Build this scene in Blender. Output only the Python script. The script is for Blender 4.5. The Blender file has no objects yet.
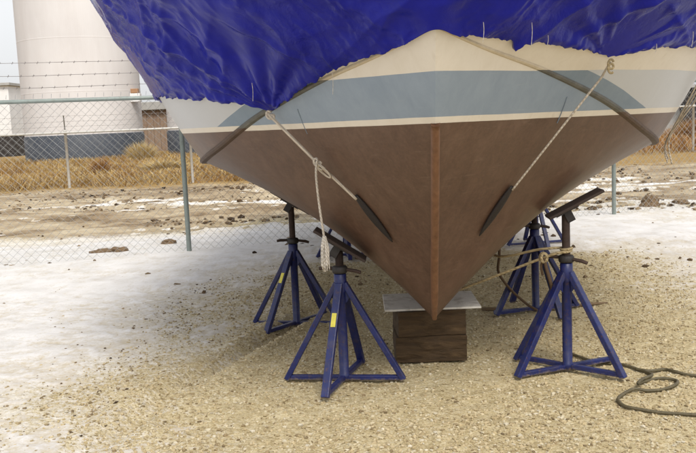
import numpy as np, math
# ---- boat hull lines (metres; boat frame = world frame before yaw, Y = aft) ----
STEM_X, STEM_Y, YAW = 0.388, 3.6, math.radians(3.7)
def curve(pts):
    p=np.array(pts,float); tt=p[:,0]
    def f(t):
        t=np.asarray(t,float)
        # Catmull-Rom / monotone-ish cubic hermite through the points
        out=[]
        for c in range(1,p.shape[1]):
            v=p[:,c]; d=np.diff(v)/np.diff(tt)
            m=np.empty(len(v)); m[0]=d[0]; m[-1]=d[-1]
            h=np.diff(tt)
            m[1:-1]=(d[:-1]*h[1:]+d[1:]*h[:-1])/(h[:-1]+h[1:])
            i=np.clip(np.searchsorted(tt,t,side='right')-1,0,len(tt)-2)
            hh=h[i]; s=(t-tt[i])/hh
            out.append((2*s**3-3*s**2+1)*v[i]+(s**3-2*s**2+s)*hh*m[i]+(-2*s**3+3*s**2)*v[i+1]+(s**3-s**2)*hh*m[i+1])
        return np.stack(out,-1)
    return f
# t : y, z   of stem / keel
KEEL=curve([(0,3.36,1.76),(.08,3.58,1.45),(.2,3.95,0.99),(.32,4.30,0.60),(.40,4.46,0.385),(.44,4.545,0.322),(.5,4.8,0.32),(.62,5.6,0.32),(.8,8.0,0.32),(1,12,0.32)])
# t : x, y, z  of chine
CHINE=curve([(0,0,3.36,1.76),(.08,.20,3.57,1.69),(.2,.50,3.88,1.60),(.32,.86,4.26,1.46),(.44,1.16,4.66,1.30),(.5,1.28,4.9,1.25),(.62,1.45,5.6,1.19),(.8,1.55,8,1.16),(1,1.42,12,1.12)])
SHEER=curve([(0,0,2.85,2.45),(.08,.47,2.98,2.42),(.2,.98,3.3,2.39),(.32,1.40,3.75,2.35),(.44,1.70,4.35,2.31),(.5,1.80,4.7,2.29),(.62,1.90,5.6,2.25),(.8,1.95,8,2.2),(1,1.75,12,2.15)])
def P(t,g):
    """starboard (+x) hull point in the boat frame; g 0..1 bottom panel, 1..2 topside, 2..3 (cover only) ridge"""
    t=np.asarray(t,float); g=np.asarray(g,float); t,g=np.broadcast_arrays(t,g)
    k=KEEL(t); K=np.stack([0*t,k[...,0],k[...,1]],-1); C=CHINE(t); S=SHEER(t)
    R=np.stack([0*t,S[...,1]+.35+0*t,2.95+.35*np.sin(np.clip(t,0,1)*math.pi)],-1)
    u=np.clip(g,0,1)[...,None]; v=np.clip(g-1,0,1)[...,None]; w=np.clip(g-2,0,1)[...,None]
    A=K+(C-K)*u; dn=np.stack([(C-K)[...,2],0*t,-(C-K)[...,0]],-1)
    A=A+dn*(4*u*(1-u))*(.012-.050*np.clip((t-.16)/.26,0,1)**1.0)[...,None]*np.clip(t/.15,0,1)[...,None]
    B=C+(S-C)*v; dn=np.stack([(S-C)[...,2],0*t,-(S-C)[...,0]],-1)
    B=B+dn*(4*v*(1-v))*0.04*np.clip(t/.3,0,1)[...,None]
    D=S+(R-S)*w+np.array([0,0,1.])*(4*w*(1-w))*.12
    g3=g[...,None]
    return np.where(g3<=1,A,np.where(g3<=2,B,D))
def to_world(p):
    p=np.asarray(p,float).copy(); x=p[...,0]; y=p[...,1]-STEM_Y
    c,s=math.cos(YAW),math.sin(YAW)
    q=p.copy(); q[...,0]=STEM_X+x*c+y*s; q[...,1]=STEM_Y-x*s+y*c
    return q
# ---- camera ----
CH=1.4; F=850.; PITCH=math.atan(102.5/850); ROLL=math.radians(2.5)
Rv=np.array([1,0,0.]); Fv=np.array([0,math.cos(PITCH),-math.sin(PITCH)]); Uv=np.array([0,math.sin(PITCH),math.cos(PITCH)])
R2=Rv*math.cos(ROLL)-Uv*math.sin(ROLL); U2=Uv*math.cos(ROLL)+Rv*math.sin(ROLL)
def proj(p):
    p=np.asarray(p,float)-np.array([0,0,CH]); d=p@Fv
    return np.stack([348+F*(p@R2)/d,226.5-F*(p@U2)/d],-1)
def ray(px,py):
    return Fv+(px-348)/F*R2-(py-226.5)/F*U2
def ground(px,py,z=0):
    r=ray(px,py); k=(z-CH)/r[2]; return np.array([0,0,CH])+r*k
def at(px,py,Y):
    r=ray(px,py); return np.array([0,0,CH])+r*(Y/r[1])
import bpy, bmesh, random
from mathutils import Vector, Matrix, Euler
random.seed(7); rng=np.random.default_rng(11)
scene=bpy.context.scene; col=scene.collection
rad=math.radians

# ------------------------------------------------------------------ noise (numpy)
def _hash(ix,iy,seed):
    h=(ix.astype(np.int64)*374761393+iy.astype(np.int64)*668265263+seed*1442695041)&0x7fffffff
    h=((h^(h>>13))*1274126177)&0x7fffffff
    return ((h^(h>>16))&0xffff)/65535.0
def vnoise(x,y,seed=0):
    x=np.asarray(x,float); y=np.asarray(y,float)
    ix=np.floor(x); iy=np.floor(y); fx=x-ix; fy=y-iy
    fx=fx*fx*fx*(fx*(fx*6-15)+10); fy=fy*fy*fy*(fy*(fy*6-15)+10)
    a=_hash(ix,iy,seed); b=_hash(ix+1,iy,seed); c=_hash(ix,iy+1,seed); d=_hash(ix+1,iy+1,seed)
    return (a*(1-fx)+b*fx)*(1-fy)+(c*(1-fx)+d*fx)*fy
def fbm(x,y,seed=0,o=4,gain=.5):
    s=0;a=1;n=0
    for k in range(o):
        s=s+a*(vnoise(x*2**k+k*17.3,y*2**k-k*9.1,seed+k)*2-1); n+=a; a*=gain
    return s/n
def ridged(x,y,seed=0,o=3):
    s=0;a=1;n=0
    for k in range(o):
        s=s+a*(1-np.abs(vnoise(x*2**k+k*7.7,y*2**k+k*3.1,seed+k)*2-1)); n+=a; a*=.5
    return s/n
def sstep(a,b,x):
    t=np.clip((x-a)/(b-a),0,1); return t*t*(3-2*t)

# ------------------------------------------------------------------ object helpers
def tag(o,label=None,cat=None,group=None,kind=None):
    if label: o['label']=label
    if cat: o['category']=cat
    if group: o['group']=group
    if kind: o['kind']=kind
    return o
def empty(name,loc,label,cat,rz=0,group=None):
    o=bpy.data.objects.new(name,None); col.objects.link(o); o.location=loc; o.rotation_euler=(0,0,rz)
    o.empty_display_size=.1
    return tag(o,label,cat,group)
def mesh_obj(name,verts,faces,mat,parent=None,smooth=False,loc=None):
    me=bpy.data.meshes.new(name); me.from_pydata([tuple(v) for v in verts],[],[tuple(f) for f in faces]); me.update()
    if mat: me.materials.append(mat)
    if smooth:
        me.polygons.foreach_set('use_smooth',[True]*len(me.polygons))
    o=bpy.data.objects.new(name,me); col.objects.link(o)
    if parent: o.parent=parent
    if loc is not None: o.location=loc
    return o
def np_mesh(name,V,Q,mat,parent=None,smooth=True):
    V=np.asarray(V,np.float32); Q=np.asarray(Q,np.int32); k=Q.shape[1]
    me=bpy.data.meshes.new(name)
    me.vertices.add(len(V)); me.vertices.foreach_set('co',V.ravel())
    me.loops.add(Q.size); me.loops.foreach_set('vertex_index',Q.ravel())
    me.polygons.add(len(Q)); me.polygons.foreach_set('loop_start',np.arange(len(Q),dtype=np.int32)*k)
    try: me.polygons.foreach_set('loop_total',np.full(len(Q),k,np.int32))
    except Exception: pass
    me.polygons.foreach_set('use_smooth',np.full(len(Q),smooth))
    me.update(calc_edges=True); me.validate()
    if mat: me.materials.append(mat)
    o=bpy.data.objects.new(name,me); col.objects.link(o)
    if parent: o.parent=parent
    return o
class MB:
    """collects shapes for ONE mesh object"""
    def __init__(s): s.v=[]; s.f=[]
    def add(s,v,f):
        n=len(s.v); s.v+= [tuple(p) for p in v]; s.f+=[tuple(i+n for i in q) for q in f]; return s
    def box(s,c,size,rot=None):
        m=Euler(rot).to_matrix() if rot else Matrix.Identity(3)
        hx,hy,hz=[a/2 for a in size]
        v=[Vector(c)+m@Vector((x*hx,y*hy,z*hz)) for x in(-1,1) for y in(-1,1) for z in(-1,1)]
        return s.add(v,[(0,1,3,2),(4,6,7,5),(0,4,5,1),(2,3,7,6),(0,2,6,4),(1,5,7,3)])
    def tube(s,pts,r,n=8,cap=True,flat=1.0,up=None):
        pts=[Vector(p) for p in pts]; rs=r if hasattr(r,'__len__') else [r]*len(pts)
        N=len(s.v); prev=None
        for i,p in enumerate(pts):
            d=(pts[min(i+1,len(pts)-1)]-pts[max(i-1,0)]).normalized()
            if prev is None:
                u=Vector(up) if up is not None else (Vector((0,0,1)) if abs(d.z)<.9 else Vector((1,0,0)))
                a=(u-d*u.dot(d)).normalized()
            else:
                a=(prev-d*prev.dot(d)).normalized()
            prev=a; b=d.cross(a)
            for k in range(n):
                th=2*math.pi*k/n
                s.v.append(tuple(p+(a*math.cos(th)*flat+b*math.sin(th))*rs[i]))
        for i in range(len(pts)-1):
            for k in range(n):
                s.f.append((N+i*n+k,N+i*n+(k+1)%n,N+(i+1)*n+(k+1)%n,N+(i+1)*n+k))
        if cap:
            s.f.append(tuple(N+k for k in reversed(range(n)))); s.f.append(tuple(N+(len(pts)-1)*n+k for k in range(n)))
        return s
    def beam(s,a,b,w,h,up=(0,0,1),taper=1.0):
        """rectangular bar from a to b; w across, h along up"""
        a=Vector(a);b=Vector(b);d=(b-a).normalized();u=Vector(up)
        u=(u-d*u.dot(d)).normalized(); x=d.cross(u)
        v=[]
        for p,k in((a,1),(b,taper)):
            for i,j in((-1,-1),(1,-1),(1,1),(-1,1)): v.append(p+x*i*w/2*k+u*j*h/2*k)
        return s.add(v,[(3,2,1,0),(4,5,6,7),(0,1,5,4),(1,2,6,5),(2,3,7,6),(3,0,4,7)])
    def lathe(s,prof,c=(0,0,0),n=24):
        N=len(s.v)
        for r,z in prof:
            for k in range(n):
                th=2*math.pi*k/n; s.v.append((c[0]+r*math.cos(th),c[1]+r*math.sin(th),c[2]+z))
        for i in range(len(prof)-1):
            for k in range(n):
                s.f.append((N+i*n+k,N+i*n+(k+1)%n,N+(i+1)*n+(k+1)%n,N+(i+1)*n+k))
        return s
    def build(s,name,mat,parent=None,smooth=False,bevel=0,loc=None):
        o=mesh_obj(name,s.v,s.f,mat,parent,smooth,loc)
        if bevel:
            m=o.modifiers.new('bevel','BEVEL'); m.width=bevel; m.segments=2; m.limit_method='ANGLE'; m.angle_limit=rad(40)
        return o
def spline(pts,n=12):
    """Catmull-Rom through pts"""
    P_=[Vector(p) for p in pts]; out=[]
    for i in range(len(P_)-1):
        p0=P_[max(i-1,0)];p1=P_[i];p2=P_[i+1];p3=P_[min(i+2,len(P_)-1)]
        for k in range(n):
            t=k/n
            out.append(.5*((2*p1)+(p2-p0)*t+(2*p0-5*p1+4*p2-p3)*t*t+(3*p1-p0-3*p2+p3)*t**3))
    out.append(P_[-1]); return out

# ------------------------------------------------------------------ materials
def new_mat(name):
    m=bpy.data.materials.new(name); m.use_nodes=True; nt=m.node_tree
    b=nt.nodes['Principled BSDF']; return m,nt,b
def N(nt,t,**k):
    n=nt.nodes.new(t)
    for a,v in k.items(): setattr(n,a,v)
    return n
def rgb(c): return (c[0],c[1],c[2],1)
def mixc(nt,fac,a,b,mode='MIX'):
    n=N(nt,'ShaderNodeMix',data_type='RGBA',blend_type=mode)
    for sock,val in((n.inputs[0],fac),(n.inputs[6],a),(n.inputs[7],b)):
        if isinstance(val,(tuple,list)): sock.default_value=rgb(val)
        elif isinstance(val,(int,float)): sock.default_value=val
        else: nt.links.new(val,sock)
    return n.outputs[2]
def ramp(nt,fac,stops,const=False):
    n=N(nt,'ShaderNodeValToRGB'); e=n.color_ramp.elements
    if const: n.color_ramp.interpolation='CONSTANT'
    while len(e)<len(stops): e.new(.5)
    for i,(p,c) in enumerate(stops):
        e[i].position=p; e[i].color=rgb(c) if hasattr(c,'__len__') else (c,c,c,1)
    nt.links.new(fac,n.inputs[0]); return n.outputs[0]
def math_(nt,op,a,b=None,c=None,clamp=False):
    n=N(nt,'ShaderNodeMath',operation=op,use_clamp=clamp)
    for i,v in enumerate((a,b,c)):
        if v is None: continue
        if isinstance(v,(int,float)): n.inputs[i].default_value=v
        else: nt.links.new(v,n.inputs[i])
    return n.outputs[0]
def noise(nt,vec,scale,detail=4,rough=.55,dist=0):
    n=N(nt,'ShaderNodeTexNoise'); n.inputs['Scale'].default_value=scale; n.inputs['Detail'].default_value=detail
    n.inputs['Roughness'].default_value=rough; n.inputs['Distortion'].default_value=dist
    nt.links.new(vec,n.inputs['Vector']); return n.outputs[0]
def coord(nt,kind='Object',scale=(1,1,1),rot=(0,0,0)):
    t=N(nt,'ShaderNodeTexCoord'); m=N(nt,'ShaderNodeMapping')
    m.inputs['Scale'].default_value=scale; m.inputs['Rotation'].default_value=rot
    nt.links.new(t.outputs[kind],m.inputs['Vector']); return m.outputs[0]
def bump(nt,b,h,strength=.3,dist=.01):
    n=N(nt,'ShaderNodeBump'); n.inputs['Strength'].default_value=strength; n.inputs['Distance'].default_value=dist
    nt.links.new(h,n.inputs['Height']); nt.links.new(n.outputs[0],b.inputs['Normal'])
def simple(name,c,rough=.6,metal=0,var=.25,scale=6,bs=.15,bscale=60,dirt=None,dirt_amt=.5,spec=.5):
    """base colour with two scales of uneven wear, a rough bump and optional dirt patches"""
    m,nt,b=new_mat(name); v=coord(nt)
    n1=noise(nt,v,scale,6,.65); n2=noise(nt,v,scale*7,4,.6)
    f=math_(nt,'ADD',math_(nt,'MULTIPLY',n1,.65),math_(nt,'MULTIPLY',n2,.35))
    lo=tuple(x*(1-var) for x in c); hi=tuple(min(1,x*(1+var)) for x in c)
    cc=ramp(nt,f,[(.3,lo),(.7,hi)])
    if dirt:
        d=noise(nt,v,scale*2.3,8,.7,.4)
        cc=mixc(nt,math_(nt,'MULTIPLY',ramp(nt,d,[(.5,0.),(.66,1.)]),dirt_amt),cc,dirt)
    nt.links.new(cc,b.inputs['Base Color'])
    nt.links.new(ramp(nt,n2,[(.3,max(0,rough-.12)),(.7,min(1,rough+.12))]),b.inputs['Roughness'])
    b.inputs['Metallic'].default_value=metal; b.inputs['Specular IOR Level'].default_value=spec
    if bs: bump(nt,b,noise(nt,v,bscale,5,.6),bs,.004)
    return m
def island_mat(name,stops,rough=.9,patch=None):
    m,nt,b=new_mat(name)
    g=N(nt,'ShaderNodeNewGeometry'); v=coord(nt)
    cc=ramp(nt,g.outputs['Random Per Island'],stops)
    cc=mixc(nt,.5,cc,ramp(nt,noise(nt,v,25,4),[(.3,.55),(.7,1.)]),'MULTIPLY')
    if patch: cc=mixc(nt,ramp(nt,noise(nt,v,.42,5,.65,.5),[(.44,0.),(.60,.75)]),cc,patch)
    nt.links.new(cc,b.inputs['Base Color']); b.inputs['Roughness'].default_value=rough
    b.inputs['Specular IOR Level'].default_value=.2
    return m
M={}
M['stand_blue']=simple('stand_blue',(.007,.014,.092),.42,0,.38,9,.2,120,dirt=(.07,.06,.07),dirt_amt=.45)
M['rust']=simple('rust_steel',(.050,.030,.022),.75,.2,.4,14,.4,150)
M['dark_steel']=simple('dark_steel',(.030,.026,.025),.6,.3,.4,14,.4,150)
M['pad']=simple('pad_board',(.038,.024,.018),.8,0,.35,7,.4,60)
M['sticker']=simple('sticker',(.62,.55,.08),.6,0,.2,40,0)
_b=M['stand_blue'].node_tree; _p=_b.nodes['Principled BSDF']; _t=N(_b,'ShaderNodeTexCoord'); _s=N(_b,'ShaderNodeSeparateXYZ'); _b.links.new(_t.outputs['Object'],_s.inputs[0])
_n=noise(_b,_t.outputs['Object'],38,5,.7); _m=math_(_b,'SUBTRACT',math_(_b,'ADD',.002,math_(_b,'MULTIPLY',_n,.055)),_s.outputs[2])
_f=ramp(_b,math_(_b,'MULTIPLY',_m,30),[(.05,0.),(.55,.8)]); _src=_p.inputs['Base Color'].links[0].from_socket
_n2=noise(_b,_t.outputs['Object'],55,6,.75); _c=mixc(_b,math_(_b,'MULTIPLY',ramp(_b,_n2,[(.57,0.),(.64,1.)]),.75),_src,(.085,.040,.022))
_b.links.new(mixc(_b,_f,_c,(.24,.185,.11)),_p.inputs['Base Color'])
M['rope']=None
M['galv']=simple('galvanised',(.30,.34,.34),.5,.55,.18,12,.15,120,dirt=(.16,.14,.11),dirt_amt=.35)
M['galv_pale']=simple('galvanised_pale',(.52,.51,.48),.6,.2,.15,12,.15,120)
M['wire']=simple('wire',(.40,.41,.40),.5,.5,.15,5,0)
M['barb']=simple('barb',(.27,.25,.24),.7,.4,.25,5,0)
M['strip_black']=simple('strip_black',(.018,.013,.012),.65,0,.3,12,.3,90)
M['seam']=simple('seam_filler',(.185,.23,.285),.7,0,.2,12,0)
M['sheet']=simple('white_sheet',(.64,.62,.57),.65,0,.2,4,.2,60,dirt=(.22,.18,.13),dirt_amt=.6)
M['hose']=simple('hose',(.085,.070,.036),.6,0,.35,20,.4,160,dirt=(.16,.13,.08),dirt_amt=.5)
M['deck']=simple('deck',(.5,.47,.4),.7)
M['clod']=simple('clod',(.17,.115,.065),.95,0,.4,8,.9,40)
M['strap']=simple('strap',(.085,.050,.026),.85,0,.35,25,.4,150)

def rope_mat(name,c):
    m,nt,b=new_mat(name); t=N(nt,'ShaderNodeTexCoord')
    w=N(nt,'ShaderNodeTexWave',wave_type='BANDS',bands_direction='DIAGONAL'); w.inputs['Scale'].default_value=32; w.inputs['Distortion'].default_value=1.2
    nt.links.new(t.outputs['Object'],w.inputs['Vector'])
    n=noise(nt,t.outputs['Object'],30,5)
    cc=mixc(nt,.45,c,ramp(nt,n,[(.3,.45),(.7,1.)]),'MULTIPLY')
    cc=mixc(nt,.35,cc,ramp(nt,w.outputs[1],[(.1,.4),(.6,1.)]),'MULTIPLY')
    nt.links.new(cc,b.inputs['Base Color']); b.inputs['Roughness'].default_value=.85
    bump(nt,b,w.outputs[1],.8,.004); return m
M['straw_pale']=None; M['rope']=rope_mat('rope_pale',(.66,.58,.48)); M['rope_tan']=rope_mat('rope_tan',(.46,.36,.20)); M['fray']=rope_mat('rope_fray',(.72,.66,.58))

# hull paint: bands by height, streaks and scuffs
m,nt,b=new_mat('hull_paint'); M['hull']=m
t=N(nt,'ShaderNodeTexCoord'); sx=N(nt,'ShaderNodeSeparateXYZ'); nt.links.new(t.outputs['Object'],sx.inputs[0])
wob=noise(nt,t.outputs['Object'],3,3); z=math_(nt,'ADD',sx.outputs[2],math_(nt,'MULTIPLY',math_(nt,'SUBTRACT',wob,.5),.006))
fine=noise(nt,t.outputs['Object'],60,5,.7)
st=coord(nt,'Object',(7,7,1.2)); streak=noise(nt,st,2.2,7,.65,.5)
blot=noise(nt,t.outputs['Object'],2.3,7,.6,.6)
ff=math_(nt,'ADD',math_(nt,'MULTIPLY',streak,.5),math_(nt,'MULTIPLY',blot,.5))
brown=ramp(nt,ff,[(.32,(.070,.039,.026)),(.5,(.106,.061,.040)),(.68,(.158,.097,.066))])
brown=mixc(nt,.22,brown,ramp(nt,fine,[(.35,(.07,.035,.022)),(.65,(.20,.11,.075))]))
scr=coord(nt,'Object',(3,3,26),(.3,.5,0)); sc=noise(nt,scr,2.0,8,.75,.2)
brown=mixc(nt,math_(nt,'MULTIPLY',ramp(nt,sc,[(.58,0.),(.74,1.)]),.40),brown,(.24,.17,.13))
grey=ramp(nt,ff,[(.3,(.205,.262,.335)),(.7,(.285,.343,.415))])
grey=mixc(nt,math_(nt,'MULTIPLY',ramp(nt,sc,[(.6,0.),(.72,1.)]),.25),grey,(.40,.42,.43))
cream=ramp(nt,ff,[(.3,(.65,.585,.485)),(.7,(.77,.715,.63))])
cream=mixc(nt,math_(nt,'MULTIPLY',ramp(nt,streak,[(.58,0.),(.72,1.)]),.35),cream,(.45,.36,.24))
def gt(a): return math_(nt,'GREATER_THAN',z,a)
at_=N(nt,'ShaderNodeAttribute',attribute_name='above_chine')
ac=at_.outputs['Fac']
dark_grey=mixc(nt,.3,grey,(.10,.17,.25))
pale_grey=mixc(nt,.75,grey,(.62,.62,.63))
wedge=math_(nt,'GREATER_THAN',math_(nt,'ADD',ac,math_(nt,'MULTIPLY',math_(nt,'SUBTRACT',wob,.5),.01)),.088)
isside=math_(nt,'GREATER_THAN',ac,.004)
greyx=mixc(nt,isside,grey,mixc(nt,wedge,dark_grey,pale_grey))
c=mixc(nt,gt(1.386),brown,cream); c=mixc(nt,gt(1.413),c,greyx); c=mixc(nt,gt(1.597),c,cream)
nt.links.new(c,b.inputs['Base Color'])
r=math_(nt,'MULTIPLY_ADD',blot,.25,math_(nt,'MULTIPLY_ADD',fine,.2,.20)); nt.links.new(r,b.inputs['Roughness'])
bump(nt,b,math_(nt,'ADD',math_(nt,'MULTIPLY',blot,.6),math_(nt,'MULTIPLY',fine,.06)),.25,.02)

# stem band
m,nt,b=new_mat('stem_band'); M['stem']=m
v=coord(nt,'Object',(20,20,3)); n1=noise(nt,v,2,7,.65); v2=coord(nt); n2=noise(nt,v2,16,6,.7)
c=ramp(nt,n1,[(.3,(.125,.056,.028)),(.7,(.215,.104,.054))])
c=mixc(nt,ramp(nt,n2,[(.55,0.),(.68,.8)]),c,(.16,.085,.05)); nt.links.new(c,b.inputs['Base Color']); b.inputs['Roughness'].default_value=.5
bump(nt,b,n2,.3,.005)

# chine strake: wood, picks up the hull's bands
m,nt,b=new_mat('chine_strake'); M['strake']=m
t=N(nt,'ShaderNodeTexCoord'); sx=N(nt,'ShaderNodeSeparateXYZ'); nt.links.new(t.outputs['Object'],sx.inputs[0]); z=sx.outputs[2]
n1=noise(nt,coord(nt),14,7,.7)
lowc=ramp(nt,n1,[(.3,(.050,.028,.018)),(.62,(.10,.06,.04)),(.75,(.33,.27,.21))])
mid=ramp(nt,n1,[(.3,(.075,.072,.06)),(.7,(.15,.145,.125))]); hi=ramp(nt,n1,[(.3,(.46,.38,.26)),(.7,(.62,.54,.41))])
c=mixc(nt,math_(nt,'GREATER_THAN',z,1.40),lowc,mid); c=mixc(nt,math_(nt,'GREATER_THAN',z,1.60),c,hi)
nt.links.new(c,b.inputs['Base Color']); b.inputs['Roughness'].default_value=.6; bump(nt,b,n1,.4,.006)

# tarpaulin
m,nt,b=new_mat('blue_tarpaulin'); M['tarp']=m
v=coord(nt); n1=noise(nt,v,3,6,.6,.5); n2=noise(nt,v,26,6,.62,1.2); n3=noise(nt,v,90,4,.6)
c=ramp(nt,n1,[(.3,(.006,.009,.20)),(.7,(.010,.014,.30))])
c=mixc(nt,math_(nt,'MULTIPLY',ramp(nt,n2,[(.66,0.),(.80,1.)]),.12),c,(.04,.045,.42))
nt.links.new(c,b.inputs['Base Color']); nt.links.new(ramp(nt,n1,[(.3,.15),(.7,.27)]),b.inputs['Roughness'])
b.inputs['Specular IOR Level'].default_value=.20
n4=noise(nt,v,1.7,4,.55,.3); n5=noise(nt,v,11,5,.6,.8)
bh=math_(nt,'ADD',math_(nt,'ABSOLUTE',math_(nt,'SUBTRACT',n2,.5)),math_(nt,'MULTIPLY',math_(nt,'ABSOLUTE',math_(nt,'SUBTRACT',n5,.5)),1.6))
bump(nt,b,math_(nt,'MULTIPLY',bh,ramp(nt,n4,[(.44,.10),(.62,1.)])),.40,.018)

# timber
m,nt,b=new_mat('old_timber'); M['timber']=m
v=coord(nt,'Object',(1.2,9,9)); n1=noise(nt,v,4,8,.65,.8); n2=noise(nt,coord(nt),10,6,.7)
c=ramp(nt,n1,[(.3,(.032,.018,.007)),(.55,(.064,.037,.015)),(.75,(.105,.064,.028))])
c=mixc(nt,math_(nt,'MULTIPLY',ramp(nt,n2,[(.5,0.),(.7,1.)]),.5),c,(.05,.03,.014))
nt.links.new(c,b.inputs['Base Color']); b.inputs['Roughness'].default_value=.9; bump(nt,b,n1,.8,.015)
# ================================================================== WORLD, SUN, CAMERA
w=bpy.data.worlds.new('World'); scene.world=w; w.use_nodes=True; nt=w.node_tree
bg=nt.nodes['Background']; sky=nt.nodes.new('ShaderNodeTexSky'); sky.sky_type='NISHITA'; sky.sun_disc=False
SUN_EL,SUN_AZ=rad(52),rad(163)      # direction TO the sun; azimuth measured from +Y towards +X
sky.sun_elevation=SUN_EL; sky.sun_rotation=SUN_AZ; sky.air_density=1.2; sky.dust_density=4.0; sky.ozone_density=.6
hs=nt.nodes.new('ShaderNodeHueSaturation'); hs.inputs['Saturation'].default_value=.18   # thin white overcast
nt.links.new(sky.outputs[0],hs.inputs['Color']); cl=nt.nodes.new('ShaderNodeMix'); cl.data_type='RGBA'; cl.inputs[0].default_value=.5; cl.inputs[7].default_value=(6.6,6.7,6.9,1)   # cloud layer
nt.links.new(hs.outputs[0],cl.inputs[6]); nt.links.new(cl.outputs[2],bg.inputs['Color']); bg.inputs['Strength'].default_value=.10
ld=bpy.data.lights.new('sun','SUN'); ld.energy=1.5; ld.angle=rad(20); ld.color=(1,.93,.82)
so=bpy.data.objects.new('sun',ld); col.objects.link(so)
d=Vector((math.sin(SUN_AZ)*math.cos(SUN_EL),math.cos(SUN_AZ)*math.cos(SUN_EL),math.sin(SUN_EL)))
so.rotation_euler=d.to_track_quat('Z','Y').to_euler(); so.location=(0,-5,12)
cd=bpy.data.cameras.new('camera'); cd.sensor_width=36; cd.lens=F/696*36; cd.clip_end=3000; cd.clip_start=.05
cam=bpy.data.objects.new('camera',cd); col.objects.link(cam)
cam.matrix_world=Matrix(((R2[0],U2[0],-Fv[0],0),(R2[1],U2[1],-Fv[1],0),(R2[2],U2[2],-Fv[2],CH),(0,0,0,1)))
scene.camera=cam
vs=scene.view_settings; vs.view_transform='Standard'; vs.look='None'; vs.gamma=1; vs.use_curve_mapping=False; vs.exposure=0.82

# ================================================================== GROUND AND SNOW
def axis(dense0,dense1,step,lim0,lim1,growth,start):
    a=list(np.arange(dense0,dense1,step)); s=start
    x=a[-1]
    while x<lim1: x+=s; a.append(x); s*=1+growth
    x=a[0]; s=start; pre=[]
    while x>lim0: x-=s; pre.append(x); s*=1+growth
    return np.array(pre[::-1]+a)
xs=axis(-3.6,4.0,.018,-400,400,.045,.02)
ys=[2.7]
while ys[-1]<7.5: ys.append(ys[-1]+.017)
while ys[-1]<900: ys.append(ys[-1]+max(.02,.0095*ys[-1]))
pre=[]; y_=2.7; s_=.02
while y_>-60: y_-=s_; pre.append(y_); s_*=1.12
ys=np.array(pre[::-1]+ys)
X,Y=np.meshgrid(xs,ys)
GPOLY=np.array([(-1.05,1.5),(-1.22,3.3),(-1.36,4.11),(-1.34,5.16),(-1.28,6.25),(-1.10,7.7),(-.7,8.8),(.4,9.2),(1.7,9.2),(2.6,8.6),(2.75,7.4),(2.8,6.2),(3.3,5.2),(4.6,4.0),(6,1.5),(3,-3),(-1,-3)])
def sdist(x,y,poly):
    d=np.full(x.shape,1e9); ins=np.zeros(x.shape,bool); n=len(poly)
    for i in range(n):
        ax,ay=poly[i]; bx,by=poly[(i+1)%n]; ex,ey=bx-ax,by-ay
        t=np.clip(((x-ax)*ex+(y-ay)*ey)/(ex*ex+ey*ey),0,1)
        d=np.minimum(d,np.hypot(x-ax-t*ex,y-ay-t*ey))
        c=((ay>y)!=(by>y))&(x<(bx-ax)*(y-ay)/((by-ay) if by!=ay else 1e-9)+ax); ins^=c
    return np.where(ins,-d,d)
def edge_y(x): return 12.0+.10*(x+2)+.5*fbm(x*.35,x*0,91,3)      # where the snow gives way to the churned dirt track
def ground_z(x,y,detail=True):
    near=1-sstep(9,14,y)
    z=.020*fbm(x*.55,y*.55,1,3)
    if detail:
        z=z+near*(.010*fbm(x*3.2,y*3.2,5,3)+.007*fbm(x*14,y*14,9,3,.6)+.010*np.clip(vnoise(x*26,y*26,31)-.62,0,1))
    track=sstep(11.3,12.8,y-.10*(x+2))*(1-sstep(21,24,y))
    z=z+track*(.085*fbm(x*.32+y*.05,y*1.3,41,4,.6)+.06*(ridged(x*.22,y*.9,47,3)-.5)+.055*fbm(x*1.9,y*2.6,55,4,.6))
    z=z+sstep(23,40,y)*.10
    # wheel rut running past the left of the boat (shallow)
    rx=-1.06+.33*(y-4.18)+.03*np.sin(y*2.3)
    prof_=-.050*np.exp(-((x-rx)/.07)**2)+.026*np.exp(-((x-rx-.15)/.06)**2)+.026*np.exp(-((x-rx+.15)/.06)**2)
    z=z+prof_*sstep(3.2,4.0,y)*(1-sstep(5.6,6.8,y))*(.45+.55*sstep(-.5,.3,fbm(x*2,y*2,77,2)))
    rx2=-.10+.16*(y-3.6)*-1.0-.03*np.sin(y*2)
    z=z-.022*np.exp(-((x-rx2)/.10)**2)*(1-sstep(4.0,4.6,y))
    return z
Z=ground_z(X,Y)
nx,ny=len(xs),len(ys)
idx=np.arange(nx*ny).reshape(ny,nx)
Q=np.stack([idx[:-1,:-1],idx[:-1,1:],idx[1:,1:],idx[1:,:-1]],-1).reshape(-1,4)
m,nt,b=new_mat('gravel_and_dirt'); M['ground']=m
t=N(nt,'ShaderNodeTexCoord'); O=t.outputs['Object']
vo=N(nt,'ShaderNodeTexVoronoi'); vo.inputs['Scale'].default_value=62; nt.links.new(O,vo.inputs['Vector'])
vo2=N(nt,'ShaderNodeTexVoronoi'); vo2.inputs['Scale'].default_value=130; nt.links.new(O,vo2.inputs['Vector'])
big=noise(nt,O,.9,6,.6,.3); med=noise(nt,O,6,6,.65); fine=noise(nt,O,120,4,.7)
sepc=N(nt,'ShaderNodeSeparateColor'); nt.links.new(vo.outputs['Color'],sepc.inputs[0])
sepd=N(nt,'ShaderNodeSeparateColor'); nt.links.new(vo2.outputs['Color'],sepd.inputs[0])
g1=ramp(nt,sepc.outputs[0],[(0,(.26,.205,.11)),(.22,(.42,.35,.20)),(.6,(.52,.445,.275)),(.9,(.59,.525,.36)),(1,(.65,.60,.46))])
g2=ramp(nt,sepd.outputs[0],[(0,(.18,.135,.075)),(.25,(.42,.345,.20)),(.7,(.53,.45,.285)),(1,(.62,.55,.40))])
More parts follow.
